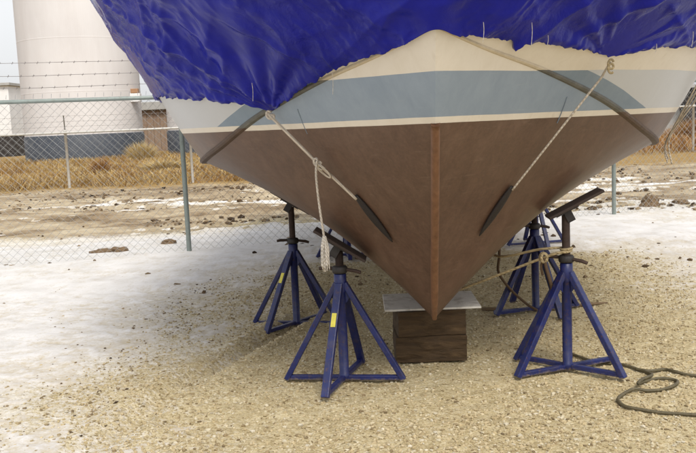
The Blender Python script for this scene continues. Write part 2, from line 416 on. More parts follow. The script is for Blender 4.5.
gr=mixc(nt,.5,g1,g2)
gr=mixc(nt,.55,gr,ramp(nt,med,[(.3,(.72,.68,.60)),(.65,(1,1,1))]),'MULTIPLY')
gr=mixc(nt,.6,gr,ramp(nt,big,[(.33,(.76,.72,.64)),(.6,(1,1,1))]),'MULTIPLY')
ad=N(nt,'ShaderNodeAttribute',attribute_name='dirt'); agr=N(nt,'ShaderNodeAttribute',attribute_name='turf')
dv=coord(nt,'Object',(.35,1.5,1)); dn=noise(nt,dv,1.1,8,.68,.6); dn2=noise(nt,O,5,6,.7)
dirt=ramp(nt,math_(nt,'ADD',math_(nt,'MULTIPLY',dn,.7),math_(nt,'MULTIPLY',dn2,.3)),[(.36,(.085,.058,.034)),(.45,(.235,.175,.11)),(.55,(.39,.32,.22)),(.66,(.50,.44,.33))])
turf=ramp(nt,dn2,[(.35,(.20,.12,.045)),(.65,(.36,.25,.10))])
c=mixc(nt,ad.outputs['Fac'],gr,dirt); c=mixc(nt,agr.outputs['Fac'],c,turf)
fr=N(nt,'ShaderNodeAttribute',attribute_name='frost'); fn=noise(nt,O,34,6,.75); fn2=noise(nt,O,7,4,.6)
fa=math_(nt,'ADD',math_(nt,'ADD',fr.outputs['Fac'],math_(nt,'MULTIPLY',math_(nt,'SUBTRACT',fn,.5),1.3)),math_(nt,'MULTIPLY',math_(nt,'SUBTRACT',fn2,.5),.5))
c=mixc(nt,ramp(nt,math_(nt,'ADD',fa,.5),[(.28,0.),(.62,.85)]),c,(.66,.64,.61))
nt.links.new(c,b.inputs['Base Color']); b.inputs['Roughness'].default_value=.95; b.inputs['Specular IOR Level'].default_value=.15
h=math_(nt,'ADD',math_(nt,'MULTIPLY',vo.outputs['Distance'],-.8),math_(nt,'ADD',math_(nt,'MULTIPLY',vo2.outputs['Distance'],-.4),math_(nt,'MULTIPLY',fine,.3)))
bump(nt,b,h,.55,.007)
ground_o=np_mesh('ground',np.stack([X,Y,Z],-1).reshape(-1,3),Q,M['ground'])
dirt_m=sstep(-.6,.7,Y-edge_y(X)+.9*fbm(X*.8,Y*1.6,63,4)); turf_m=sstep(21.3,22.6,Y+.9*fbm(X*.5,Y*.5,66,3))
for nm,a in(('dirt',dirt_m),('turf',turf_m)):
    at_=ground_o.data.attributes.new(nm,'FLOAT','POINT'); at_.data.foreach_set('value',a.astype(np.float32).ravel())
fr_=ground_o.data.attributes.new('frost','FLOAT','POINT')
tag(ground_o,'tan gravel yard turning into churned dirt track behind','ground',kind='structure')
# thin snow lying over the yard: a sheet whose height dips below the ground where the gravel shows
sd=sdist(X,Y,GPOLY)
sm=.36*np.clip(sd,-1.6,1.1)+.22*fbm(X*.9,Y*.9,21,4)+.20*fbm(X*5,Y*5,25,4,.6)+.36*fbm(X*13,Y*13,28,4,.75)+.02
dy=Y-edge_y(X)
road=1.9*(ridged(X*.10,Y*.45,83,3)-.82)+.8*fbm(X*.5,Y*2.0,85,4)+.95*fbm(X*2.6,Y*5,86,4,.7)-.22
sm=sm*(1-sstep(-.7,.5,dy+.5*fbm(X*1.5,Y*3,89,3)))+road*sstep(-.7,.5,dy)-.6*sstep(19,22,Y)
frost=(.30*np.clip(sd,-1.6,1.1)+.16*fbm(X*.9,Y*.9,21,4)-.06)*(1-sstep(11,13,Y))-1.0*sstep(11,13,Y)
fr_.data.foreach_set('value',frost.astype(np.float32).ravel())
SZ=ground_z(X,Y,False)+np.where(Y>11,Z-ground_z(X,Y,False),0)*1.0 + .014*np.tanh((sm-.10)*2.4)+.001+ .0025*fbm(X*9,Y*9,33,2)+np.where(Y<11,(Z-ground_z(X,Y,False))*.35,0)
keep=(sm>-.35)&(Y>-20)&(Y<24)&(np.abs(X)<45)
kf=keep.reshape(-1)[Q].any(1); q2=Q[kf]; used,inv=np.unique(q2,return_inverse=True)
Vs=np.stack([X,Y,SZ],-1).reshape(-1,3)[used]
m,nt,b=new_mat('thin_snow'); M['snow']=m
O=coord(nt); n1=noise(nt,O,3,7,.65,.3); n2=noise(nt,O,38,5,.7)
th=N(nt,'ShaderNodeAttribute',attribute_name='thick'); n3=noise(nt,O,11,6,.7,.4)
c=ramp(nt,n1,[(.30,(.52,.50,.475)),(.48,(.62,.605,.59)),(.7,(.70,.69,.685))])
tt_=math_(nt,'ADD',math_(nt,'ADD',th.outputs['Fac'],math_(nt,'MULTIPLY',math_(nt,'SUBTRACT',n2,.5),1.2)),math_(nt,'MULTIPLY',math_(nt,'SUBTRACT',n3,.5),.6))
c=mixc(nt,ramp(nt,tt_,[(.0,.8),(.44,0.)]),c,(.46,.395,.28))
c=mixc(nt,math_(nt,'MULTIPLY',ramp(nt,n2,[(.62,0.),(.70,1.)]),.5),c,(.36,.28,.18))
nt.links.new(c,b.inputs['Base Color']); b.inputs['Roughness'].default_value=.75; b.inputs['Specular IOR Level'].default_value=.3
bump(nt,b,math_(nt,'ADD',n1,math_(nt,'MULTIPLY',n2,.3)),.4,.02)
snow=np_mesh('snow',Vs,inv.reshape(-1,4),M['snow'])
at_=snow.data.attributes.new('thick','FLOAT','POINT'); at_.data.foreach_set('value',sm.reshape(-1)[used].astype(np.float32))
tag(snow,'thin patchy white snow lying over the gravel yard','snow',kind='stuff')

# loose stones: nobody could count them
ico_bm=bmesh.new(); bmesh.ops.create_icosphere(ico_bm,subdivisions=1,radius=1); 
icoV=np.array([v.co[:] for v in ico_bm.verts]); icoF=np.array([[v.index for v in f.verts] for f in ico_bm.faces]); ico_bm.free()
def stones(n,xr,yr,s0,s1,keepf,seed,pw=2.2):
    r=np.random.default_rng(seed); V=[];Fc=[]
    x=r.uniform(*xr,n); y=yr[0]+(yr[1]-yr[0])*r.uniform(0,1,n)**1.6
    k=keepf(x,y,r); x=x[k];y=y[k]; n=len(x)
    s=s0+(s1-s0)*r.uniform(0,1,n)**pw
    z=ground_z(x,y)
    base=icoV[None]*(1+.28*r.normal(size=(n,len(icoV),1)).clip(-1.5,1.5))
    sc=np.stack([r.uniform(.7,1.3,n),r.uniform(.7,1.3,n),r.uniform(.45,.85,n)],-1)[:,None,:]
    a=r.uniform(0,6.28,n); ca,sa=np.cos(a)[:,None],np.sin(a)[:,None]
    v=base*sc; vx=v[...,0]*ca-v[...,1]*sa; vy=v[...,0]*sa+v[...,1]*ca
    v=np.stack([vx,vy,v[...,2]],-1)*s[:,None,None]+np.stack([x,y,z+s*.25],-1)[:,None,:]
    f=icoF[None]+np.arange(n)[:,None,None]*len(icoV)
    return v.reshape(-1,3),f.reshape(-1,3)
def in_gravel(x,y,r):
    d=sdist(x,y,GPOLY)
    return (r.uniform(0,1,len(x))<np.clip(.62-d*1.3,.06,1))&(r.uniform(0,1,len(x))<.35+.9*vnoise(x*2.2,y*2.2,101))
M['stone']=island_mat('stones',[(0,(.17,.125,.07)),(.09,(.30,.23,.13)),(.25,(.42,.34,.195)),(.6,(.49,.40,.25)),(.88,(.55,.485,.34)),(1,(.58,.53,.42))])
v1,f1=stones(105000,(-2.6,3.4),(2.95,8.6),.0026,.0105,in_gravel,5)
st_o=np_mesh('gravel',v1,f1,M['stone'],smooth=False)
tag(st_o,'loose tan and grey gravel stones scattered over the yard','gravel',kind='stuff')
# dark crumbs of earth on the snow by the fence
def near_snow(x,y,r): return (vnoise(x*.9,y*1.7,131)>.45)&(r.uniform(0,1,len(x))<.85)
M['crumb']=island_mat('crumbs',[(0,(.045,.028,.016)),(.4,(.12,.08,.045)),(1,(.34,.26,.165))])
v1,f1=stones(1100,(-7,8),(7.2,13.2),.006,.034,near_snow,9,5)
v3,f3=stones(11000,(-14,14),(11.6,21.6),.012,.060,lambda x,y,r:(vnoise(x*.5,y*1.1,133)>.48)&(r.uniform(0,1,len(x))<.9),19,5.0)
v2,f2=stones(2600,(-4.2,-1.2),(3.0,8.6),.003,.011,lambda x,y,r:r.uniform(0,1,len(x))<.8,10)
cr=np_mesh('earth_crumbs',np.concatenate([v1,v2,v3]),np.concatenate([f1,f2+len(v1),f3+len(v1)+len(v2)]),M['crumb'],smooth=False)
tag(cr,'dark crumbs of earth strewn over the snow','earth crumbs',kind='stuff')
def clod(px,py,sx_,sy_,sz_,label,seed):
    p=ground(px,py); z=float(ground_z(np.array([p[0]]),np.array([p[1]]))[0])
    bm=bmesh.new(); bmesh.ops.create_icosphere(bm,subdivisions=4,radius=1)
    r=np.random.default_rng(seed)
    for v in bm.verts:
        n_=float(fbm(np.array([v.co.x*1.6+seed]),np.array([v.co.y*1.6+v.co.z*1.3]),seed,4,.6)[0]); v.co*=1+.55*n_
        v.co=Vector((v.co.x*sx_,v.co.y*sy_,max(v.co.z,-.35)*sz_))
    me=bpy.data.meshes.new('dirt_clod'); bm.to_mesh(me); bm.free(); me.materials.append(M['clod'])
    o=bpy.data.objects.new('dirt_clod',me); col.objects.link(o); o.location=(p[0],p[1],z+sz_*.3)
    return tag(o,label,'dirt clod','dirt clods lying on the snow')
clod(649,206,.15,.12,.11,'largest brown dirt clod on the snow right of the boat',3)
clod(681,204,.11,.08,.055,'flat brown dirt clod at the right edge on the snow',4)
clod(349/2.9,180+210/2.9,.10,.07,.05,'small dark dirt clod on the snow left of the fence post',5)
clod(490/2.9,180+186/2.9,.09,.07,.05,'reddish brown dirt clod on the snow near the green fence post',6)
clod(300/2.9,180+212/2.9,.16,.06,.035,'long low dirt clod on the snow at far left',8)

# ================================================================== BOAT
boat=empty('boat',(STEM_X,STEM_Y,0),'large hard chine boat with brown bottom and grey stripe propped on jack stands','boat')
def hp(t,g,side=1,off=0.0):
    """world point(s) on the hull, pushed out along its normal by off"""
    t=np.asarray(t,float); g=np.asarray(g,float); t,g=np.broadcast_arrays(t,g)
    def W(a,b_):
        p=P(np.clip(a,0,1),b_).copy(); p[...,0]*=side; return to_world(p)
    p=W(t,g)
    if np.any(off!=0):
        e=.004
        du=W(t+e,g)-W(t-e,g); dg=W(t,np.minimum(g+e,3))-W(t,g-e)
        n=np.cross(du,dg)*side; n/=np.linalg.norm(n,axis=-1,keepdims=True)+1e-12
        p=p+n*(off if np.isscalar(off) else off[...,None])
    return p
tA=np.concatenate([np.linspace(0,.62,125)**1.0,np.linspace(.62,1,30)[1:]])
gA=np.concatenate([np.linspace(0,1,45),np.linspace(1,2,36)[1:]])
def grid_faces(nr,nc,flip=False,off=0):
    i=np.arange(nr*nc).reshape(nr,nc); q=np.stack([i[:-1,:-1],i[:-1,1:],i[1:,1:],i[1:,:-1]],-1).reshape(-1,4)
    return (q[:,::-1] if flip else q)+off
T,G=np.meshgrid(tA,gA,indexing='ij')
loc0=np.array([STEM_X,STEM_Y,0])
V=[];Qs=[];acs=[]
for side in(-1,1):
    p=hp(T,G,side)
    # slight panel waviness
    p=p+(np.stack([fbm(p[...,1]*1.3,p[...,2]*1.3,201+side,3),0*T,0*T],-1))*.008*np.clip(T/.1,0,1)[...,None]*np.clip(G/.2,0,1)[...,None]*np.clip(np.abs(G-1)/.2,0,1)[...,None]
    Qs.append(grid_faces(*T.shape,flip=side>0,off=len(V)*T.size)); V.append(p.reshape(-1,3)-loc0)
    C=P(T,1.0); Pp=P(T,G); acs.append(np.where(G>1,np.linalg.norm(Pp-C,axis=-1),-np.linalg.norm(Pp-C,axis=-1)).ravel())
V=np.concatenate(V); Qs=np.concatenate(Qs)
hull=np_mesh('hull',V,Qs,M['hull'],boat)
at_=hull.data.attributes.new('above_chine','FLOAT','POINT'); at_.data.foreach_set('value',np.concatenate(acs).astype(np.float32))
bmh=bmesh.new(); bmh.from_mesh(hull.data); bmesh.ops.remove_doubles(bmh,verts=bmh.verts,dist=.0008)
# sharp chine and stem
for e in bmh.edges:
    if len(e.link_faces)==2 and e.calc_face_angle(0)>rad(14): e.smooth=False
bmh.to_mesh(hull.data); bmh.free()
# transom + deck close the shell under the cover
i=P(np.full(30,1.0),np.linspace(0,2,30)); L=i.copy(); L[:,0]*=-1
ring=to_world(np.concatenate([L[::-1],i[1:]]))-loc0
mesh_obj('transom',ring,[tuple(range(len(ring)))],M['hull'],boat)
S_=P(tA,1.96); Sl=S_.copy(); Sl[:,0]*=-1
dv=np.concatenate([to_world(Sl)-loc0,to_world(S_)-loc0]); n_=len(tA)
mesh_obj('deck',dv,[(k,k+1,n_+k+1,n_+k) for k in range(n_-1)],M['deck'],boat)
# stem band
tt=np.linspace(.098,.432,60); k3=KEEL(tt); mb=MB()
cpt=to_world(np.stack([0*tt,k3[:,0],k3[:,1]],-1))-loc0
tv=np.gradient(cpt,axis=0); tv/=np.linalg.norm(tv,axis=1,keepdims=True)
ax_=np.array([math.cos(YAW),-math.sin(YAW),0])
outw=np.cross(ax_,tv); outw*=np.sign(-outw[:,1:2]+1e-9)
vv=[]; prof=[(-.021,-.022),(-.018,.006),(-.009,.014),(.009,.014),(.018,.006),(.021,-.022)]
for j in range(len(tt)):
    wdt=1-.35*max(0,(j-45)/15)
    for a,o_ in prof: vv.append(cpt[j]+ax_*a*wdt+outw[j]*o_*wdt)
nprof=len(prof); ff=[(j*nprof+k,j*nprof+k+1,(j+1)*nprof+k+1,(j+1)*nprof+k) for j in range(len(tt)-1) for k in range(nprof-1)]
ff+= [tuple(range(nprof)),tuple((len(tt)-1)*nprof+k for k in reversed(range(nprof)))]
mesh_obj('stem_band',vv,ff,M['stem'],boat,True)['label']='orange brown wooden band down the stem'
# chine strakes
for side in(-1,1):
    tt=np.concatenate([np.linspace(.008,.62,110),np.linspace(.62,1,24)[1:]])
    c=hp(tt,1.0,side)-loc0; out=np.array([side*math.cos(YAW),-side*math.sin(YAW),0])
    vv=[]
    for j,p in enumerate(c):
        wv=.020+.006*math.sin(j*.7)*.4; a=min(1,tt[j]/.30)
        fw=np.array([-.0,-1.,0])*(1-min(1,tt[j]/.35))*.6
        o3=out+fw; o3=o3/np.linalg.norm(o3)
        for ox,oz in((-.026,.010),(.008,.012),(.015,.005),(.015,-.006),(.005,-.013),(-.026,-.014)):
            vv.append(p+o3*ox*(.45+.55*a)+np.array([0,0,1])*oz*(.4+.6*a))
    n6=6; ff=[(j*n6+k,j*n6+(k+1)%n6,(j+1)*n6+(k+1)%n6,(j+1)*n6+k) for j in range(len(c)-1) for k in range(n6)]
    ff+=[tuple(range(n6)),tuple((len(c)-1)*n6+k for k in reversed(range(n6)))]
    mesh_obj('chine_strake',vv,ff,M['strake'],boat)
# filled seam lines in the grey stripe
for (s0,(ta,ga),(tb,gb)) in ((-1,(.262,.93),(.283,.81)),(1,(.262,.93),(.283,.81))):
    k=np.linspace(0,1,10); pts=hp(ta+(tb-ta)*k,ga+(gb-ga)*k,s0,.001)-loc0
    MB().tube(pts,.0024,5).build('seam',M['seam'],boat)

# ================================================================== TARPAULIN
EL=[(0,.98),(.02,.985),(.056,1.0),(.099,1.02),(.146,1.035),(.191,1.035),(.231,1.012),(.26,1.0),(.290,.985),(.32,1.09),(.361,1.185),(.395,1.245),(.452,1.335),(.546,1.39),(.7,1.40),(1,1.40)]
ER=[(0,.98),(.012,.985),(.036,1.02),(.066,1.055),(.096,1.07),(.116,1.082),(.124,1.05),(.132,1.09),(.15,1.115),(.189,1.138),(.228,1.160),(.262,1.168),(.284,1.215),(.316,1.275),(.355,1.345),(.397,1.40),(.5,1.44),(.7,1.42),(1,1.40)]
tpos=np.concatenate([np.linspace(0,.60,330),np.linspace(.60,1,50)[1:]])
nr=210; rr=np.linspace(0,1,nr)**1.25
cols=[]; 
def tarp_side(side,E):
    e=np.array(E); ge=np.interp(tpos,e[:,0],e[:,1])
    ge=ge+np.clip(tpos/.03,0,1)*(.014*fbm(tpos*55,tpos*0+side,301,3,.65)+.007*fbm(tpos*210,tpos*0,305,2))
    g=ge[:,None]+(3-ge[:,None])*rr[None]; t=np.repeat(tpos[:,None],nr,1)
    base=hp(t,g,side,.016); 
    # arc-length like coordinates on the cloth
    a=base[...,1]*1.0+np.abs(base[...,0]-STEM_X)*.8; h=base[...,2]
    edge=np.clip((g-ge[:,None])/.30,0,1)
    # folds pulled between the ties and the corner: long ridges running down and inwards
    amt=sstep(.0,.45,fbm(a*1.3,h*1.6,371+side,2))
    u1=a*.9+h*2.1+.35*fbm(a*.9,h*.9,311+side,3); u2=a*2.1-h*.9
    wr=(ridged(u1*2.3,u2*.45,321+side,2)**2.2-.30)*.038
    wr=wr+(ridged((a*1.7-h*2.6)*1.6+.4*fbm(a*2,h*2,331,2),(a+h)*.5,335+side,2)**2.2-.30)*.030
    wr=wr+.030*fbm(a*.9,h*.9,341+side,3)+(.002+.014*amt)*(ridged(a*3.1+.5*fbm(a*2,h*2,343,2),h*3.4,345+side,3)**2.4-.22)*1.5
    cr=(ridged(a*9+.6*fbm(a*6,h*6,351,2),h*9,355+side,3)**2-.28)*1.2
    wr=wr*(.35+.65*np.clip(edge*2,0,1))+cr*(.0008+.010*amt+.015*np.exp(-edge*8))
    # gathered bunch around the tie
    tie_t=.29 if side<0 else .262
    dd=np.hypot((t-tie_t)*3.0,(g-ge[:,None])*.9); ang=np.arctan2((g-ge[:,None])*.9,(t-tie_t)*3.0)
    wr=wr+.016*np.exp(-dd*3.2)*np.sin(ang*13+4*fbm(a,h,391,2))*np.clip(dd*6,0,1)-.012*np.exp(-dd*14)
    wr=wr*np.clip(t/.02,.35,1)
    sag=.035*np.sin(np.clip((g-1.3)/1.2,0,1)*math.pi)
    w=np.maximum(wr+.014,0.004)+sag
    w=np.where(g<=ge[:,None]+1e-6,.006,w)
    return hp(t,g,side,.004+w)
TL=tarp_side(-1,EL); TR=tarp_side(1,ER)
mid=(TL[0]+TR[0])/2
# round the cloth over the stem so it does not crease
tv_=np.concatenate([TL[:0:-1],mid[None],TR[1:]],0); c0=len(tpos)-1
mid_y=tv_[c0].copy(); tv_[c0,:,1]-=.012
for _ in range(30):
    sl=tv_[c0-16:c0+17]; sm_=sl.copy(); sm_[1:-1]=.5*sl[1:-1]+.25*(sl[:-2]+sl[2:]); tv_[c0-16:c0+17]=sm_
tv_[c0-16:c0+17,:,1]-=(.020*np.cos(np.linspace(-1,1,33)*math.pi/2)**2)[:,None]
tq=grid_faces(tv_.shape[0],tv_.shape[1],flip=False)
tarp=np_mesh('tarpaulin',tv_.reshape(-1,3),tq,M['tarp'])
sol=tarp.modifiers.new('thickness','SOLIDIFY'); sol.thickness=.003; sol.offset=0
tag(tarp,'shiny blue plastic tarpaulin draped over the top of the boat','tarpaulin')
# little white cords hanging out of the eyelets
for side,t_,g0,g1 in ((1,.055,1.04,1.13),(1,.117,1.09,1.20),(1,.15,1.12,1.17),(-1,.27,1.06,1.16),(-1,.16,1.04,.93),(1,.30,1.26,1.31),(1,.345,1.34,1.42)):
    k=np.linspace(0,1,7); top_=hp(t_,max(g0,g1),side,.055); pts=[top_+np.array([.002*math.sin(q*4),-.012*(1-q),-.105*abs(g1-g0)/.1*.8*q]) for q in k]
    c_=MB().tube(pts,.0012,5).build('cord',M['fray'],tarp); 
# ================================================================== JACK STANDS
TT,GG=np.meshgrid(np.linspace(.15,.95,400),np.linspace(.02,1,160),indexing='ij')
HP={s:hp(TT,GG,s) for s in(-1,1)}
def hull_above(x,y):
    s=1 if x>STEM_X+(y-STEM_Y)*math.sin(YAW) else -1
    d=np.hypot(HP[s][...,0]-x,HP[s][...,1]-y); i=np.unravel_index(np.argmin(d),d.shape)
    p=HP[s][i]; n=hp(TT[i],GG[i],s,.01)-p; return p,n/np.linalg.norm(n),s
APEX=.555
def leg_mesh():
    mb=MB(); mb.beam((.022,0,APEX),(.325,0,.018),.042,.030,up=(1,0,.6));
    mb.add([(.02,-.004,APEX-.02),(.02,.004,APEX-.02),(.055,.004,APEX-.075),(.055,-.004,APEX-.075),(.02,.004,APEX-.12),(.02,-.004,APEX-.12)],[(0,3,5),(1,4,2),(0,1,2,3),(3,2,4,5)])
    return mb
def bar_mesh(): 
    return MB().beam((-.32,0,.030),(.32,0,.030),.030,.026)
def bar2_mesh():
    return MB().beam((-.32,0,.034),(-.026,0,.034),.030,.026).beam((.026,0,.034),(.32,0,.034),.030,.026)
def pipe_mesh():
    return MB().lathe([(0,.014),(.030,.014),(.031,.05),(.0265,.055),(.0265,APEX-.05),(.034,APEX-.045),(.034,APEX+.05),(.030,APEX+.052),(.021,APEX+.054)],n=20)
def screw_mesh():
    prof=[]; z=0
    while z<1: 
        prof+= [(.0205,z),(.0225,z+.006)]; z+=.012
    return MB().lathe([(0,0)]+prof+[(.0205,1),(0,1)],n=16)
def collar_mesh():
    return MB().lathe([(.022,0),(.038,0),(.042,.008),(.042,.030),(.036,.038),(.022,.040)],n=18)
def handle_mesh():
    return MB().tube([(-.115,0,.012),(-.09,0,.018),(-.03,0,.022),(.03,0,.022),(.09,0,.018),(.115,0,.012)],[.013,.015,.013,.013,.015,.013],8,flat=.7)
def bracket_mesh():
    mb=MB(); mb.box((0,0,-.046),(.045,.040,.045)); mb.box((0,-.028,-.030),(.042,.007,.06)); mb.box((0,.028,-.030),(.042,.007,.06)); mb.box((0,0,-.004),(.13,.10,.008)); return mb
def board_mesh():
    mb=MB(); n=8; return mb.box((0,0,.009),(.32,.15,.016))
proto={}
M['pole']=simple('rusty_pole',(.075,.050,.040),.7,.15,.4,14,.4,150)
def part(name,mk,mat,parent,smooth=False,bevel=0):
    if name not in proto:
        proto[name]=mk().build(name,mat,parent,smooth,bevel); return proto[name]
    o=proto[name].copy(); o.matrix_parent_inverse=Matrix.Identity(4); o.rotation_euler=(0,0,0); o.location=(0,0,0); o.scale=(1,1,1)
    col.objects.link(o); o.parent=parent
    return o
def stand(x,y,legs,label,handle_rz,sticker=None,pad_tilt=None,pad_rz=None,zpad=None,pad_out=0.0):
    z0=float(ground_z(np.array([x]),np.array([y]),False)[0])
    r=empty('jack_stand',(x,y,z0),label,'jack stand',group='blue jack stands propping up the boat')
    for a in legs:
        o=part('leg',leg_mesh,M['stand_blue'],r,False,.004); o.rotation_euler=(0,0,rad(a))
    o=part('base_bar',bar_mesh,M['stand_blue'],r,False,.004); o.rotation_euler=(0,0,rad(legs[0]))
    o=part('crossing_bar',bar2_mesh,M['stand_blue'],r,False,.004); o.rotation_euler=(0,0,rad(legs[1]))
    part('pipe',pipe_mesh,M['stand_blue'],r,True)
    p,n,s=hull_above(x,y)
    out=Vector((s*math.cos(YAW),-s*math.sin(YAW),0))
    tl=rad(32) if pad_tilt is None else rad(pad_tilt)
    zp=(p[2] if zpad is None else zpad)-z0-.03
    ztop=zp-.105
    o=part('screw',screw_mesh,M['pole'],r); o.location=(0,0,APEX+.05); o.scale=(1,1,max(.05,ztop-APEX-.05+.03))
    zc=min(APEX+.056,ztop-.03)
    c=part('collar',collar_mesh,M['dark_steel'],r,True); c.location=(0,0,zc)
    h=part('handle',handle_mesh,M['rust'],c); h.rotation_euler=(0,rad(6),rad(handle_rz)); h.location=(0,0,0)
    br=part('bracket',bracket_mesh,M['dark_steel'],r); az=math.atan2(n[1],n[0]) if pad_rz is None else rad(pad_rz)
    # pad lies along the hull: its local +x points outboard and up
    rot=Euler((0,-tl,0)).to_matrix(); R_=Matrix.Rotation(math.atan2(out.y,out.x),3,'Z')@rot
    eul=R_.to_euler()
    br.rotation_euler=eul; br.location=Vector((0,0,zp-.045))
    bo=part('board',board_mesh,M['pad'],br,False,.004); bo.location=(pad_out,0,0)
    if sticker is not None:
        a=rad(sticker); ca=Vector((math.cos(a),math.sin(a),0)); 
        A_=ca*.022+Vector((0,0,APEX)); B_=ca*.325+Vector((0,0,.018)); d_=(B_-A_).normalized(); up=(Vector((ca.x,ca.y,.6))); up=(up-d_*up.dot(d_)).normalized()
        c0_=A_+d_*.17+up*.0165; c1_=A_+d_*.245+up*.0165
        MB().beam(c0_,c1_,.026,.003,up=up).build('sticker',M['sticker'],r)
    return r
s1=stand(-.055,4.535,[-9,-108,171,72],'nearest blue jack stand left of the bow with yellow sticker on its front leg',-12,sticker=-108,pad_tilt=33,zpad=.828,pad_out=-.005)
s2=stand(1.175,4.55,[22,-43,202,137],'nearest blue jack stand right of the bow with tall brown pole and rope',-35,pad_tilt=26,zpad=.965,pad_out=.055)
s3=stand(-.40,6.03,[-12,-128,168,52],'blue jack stand behind the nearest left one with long dark pole',10,sticker=-128)
s4=stand(1.33,6.02,[12,200,-70,110],'blue jack stand behind the nearest right one under the hull',15)
s5=stand(2.05,9.2,[10,-80,190,100],'farthest blue jack stand on the right standing at the snow edge',0)
s6=stand(-.02,8.95,[5,-85,185,95],'farthest blue jack stand on the left seen under the hull',20)

# ================================================================== BLOCKING UNDER THE BOW
bc=np.array([.455,5.0])
def timber_mb(lx,ly,lz,seed):
    mb=MB(); r=np.random.default_rng(seed); mb.box((0,0,0),(lx,ly,lz)); return mb
for k,(lz,zc,lx,rz,lab) in enumerate(((.155,.078,.415,-1.5,'lower dark wooden timber block resting on the gravel under the bow'),(.150,.232,.395,1.2,'upper dark wooden timber block stacked under the bow'))):
    bm=bmesh.new(); bmesh.ops.create_cube(bm,size=1); bmesh.ops.subdivide_edges(bm,edges=bm.edges[:],cuts=14,use_grid_fill=True)
    for v in bm.verts:
        v.co=Vector((v.co.x*lx,v.co.y*.36,v.co.z*lz))
        n1_=float(fbm(np.array([v.co.x*9+k*5]),np.array([v.co.z*22+v.co.y*9]),401+k,3)[0]); 
        e=max(abs(v.co.x)/(lx/2),abs(v.co.z)/(lz/2))
        v.co.y+=n1_*.012; v.co.z+=n1_*.004*(1 if abs(v.co.z)<lz*.49 else .5); v.co.x+=.006*float(fbm(np.array([v.co.y*9]),np.array([v.co.z*14+k]),411,2)[0])
    me=bpy.data.meshes.new('timber_block'); bm.to_mesh(me); bm.free(); me.materials.append(M['timber'])
    o=bpy.data.objects.new('timber_block',me); col.objects.link(o); o.location=(bc[0],bc[1],zc); o.rotation_euler=(0,0,rad(rz+1))
    m_=o.modifiers.new('bevel','BEVEL'); m_.width=.006; m_.segments=2; m_.limit_method='ANGLE'; m_.angle_limit=rad(50)
    tag(o,lab,'timber block','timber blocks stacked under the bow')
mb=MB().box((0,0,0),(.56,.46,.012))
o=mb.build('plywood_sheet',M['sheet'],None,False,.002,loc=(.475,5.06,.3145)); o.rotation_euler=(0,0,rad(-1))
tag(o,'pale plywood sheet lying on the timber blocks under the keel','plywood sheet')

# ================================================================== ROPES
def rope(name,pts,r,mat,label,cat,group=None,parent=None,n=8,smooth_n=10):
    p=spline(pts,smooth_n) if smooth_n else pts
    o=MB().tube(p,r,n).build(name,mat,parent,True)
    if label: tag(o,label,cat,group)
    return o
def H(t,g,s,off=.02): return Vector(hp(np.array([t]),np.array([g]),s,off)[0])
def line(a,b,n,sag=0): return [a.lerp(b,k/n)+Vector((0,0,-sag*4*(k/n)*(1-k/n))) for k in range(n+1)]
# left: cover corner -> knot -> tapered strip
a=H(.290,1.0,-1,.045); k_=H(.295,.695,-1,.055); e_=H(.309,.462,-1,.022)
lr=rope('tie_rope',line(a,k_,5)[:-1]+line(k_,e_,5),.0075,M['rope'],'pale rope from the left tarpaulin corner down to a black tapered strip, knotted midway','rope','ropes tying down the tarpaulin',smooth_n=3)
# knot with a loop
rgt=(e_-k_).normalized(); nrm=Vector(hp(np.array([.295]),np.array([.695]),-1,.05)[0]-hp(np.array([.295]),np.array([.695]),-1,0)[0]).normalized(); sid=rgt.cross(nrm)
lp=[k_+rgt*.0+nrm*.008]+[k_+rgt*(.052-.052*math.cos(q))+sid*(.019*math.sin(q))+nrm*.010 for q in np.linspace(.3,6.0,14)]+[k_+nrm*.012]
MB().tube(spline(lp,3),.0062,7).build('loop',M['rope'],lr,True)
kn=[k_+Vector((math.cos(q)*.012,-.012+.003*q*.2,math.sin(q)*.014))+rgt*(.004*q-.012) for q in np.linspace(0,12.5,30)]
MB().tube(kn,.0065,7).build('knot',M['rope'],lr,True)
kn=[a+Vector((math.cos(q)*.014,-.006,math.sin(q)*.014))+rgt*(.004*q) for q in np.linspace(0,9.5,24)]
MB().tube(kn,.0065,7).build('knot',M['rope'],lr,True)
# the free end, hanging straight down to a frayed tassel
dn=k_+Vector((.0,-.02,0)); bot=dn+Vector((.022,-.02,-.375))
hr=rope('hanging_rope',[dn+Vector((.004,0,.01)),dn+Vector((-.004,-.004,-.06)),dn+Vector((.004,-.012,-.2)),bot],.0058,M['rope'],'loose pale rope end hanging from the knot to a frayed tassel','rope',smooth_n=8)
tm=MB()
r_=np.random.default_rng(3)
for k in range(46):
    q=r_.uniform(0,6.28); rr_=.019*math.sqrt(r_.uniform(0,1)); l=r_.uniform(.10,.175)
    p0=bot+Vector((math.cos(q)*.006,math.sin(q)*.006,.012)); p1=bot+Vector((math.cos(q)*rr_,math.sin(q)*rr_,-.05)); p2=bot+Vector((math.cos(q)*rr_*r_.uniform(.7,1.2),math.sin(q)*rr_,-l))
    tm.tube(spline([p0,p1,p2],4),.0030,5)
tm.build('tassel',M['fray'],hr,True)
# right
a2=H(.262,1.165,1,.05); a3=H(.268,1.09,1,.05); e2=H(.308,.48,1,.022)
rr2=rope('tie_rope',line(a2,a3,3)[:-1]+line(a3,e2,9),.0052,M['rope'],'thin pale rope from the right side of the tarpaulin down to a black tapered strip','rope','ropes tying down the tarpaulin',smooth_n=3)
kn=[a2+Vector((math.cos(q)*.012,-.008,math.sin(q)*.016-.003*q)) for q in np.linspace(0,12,26)]
MB().tube(kn,.0055,7).build('knot',M['rope_tan'],rr2,True)
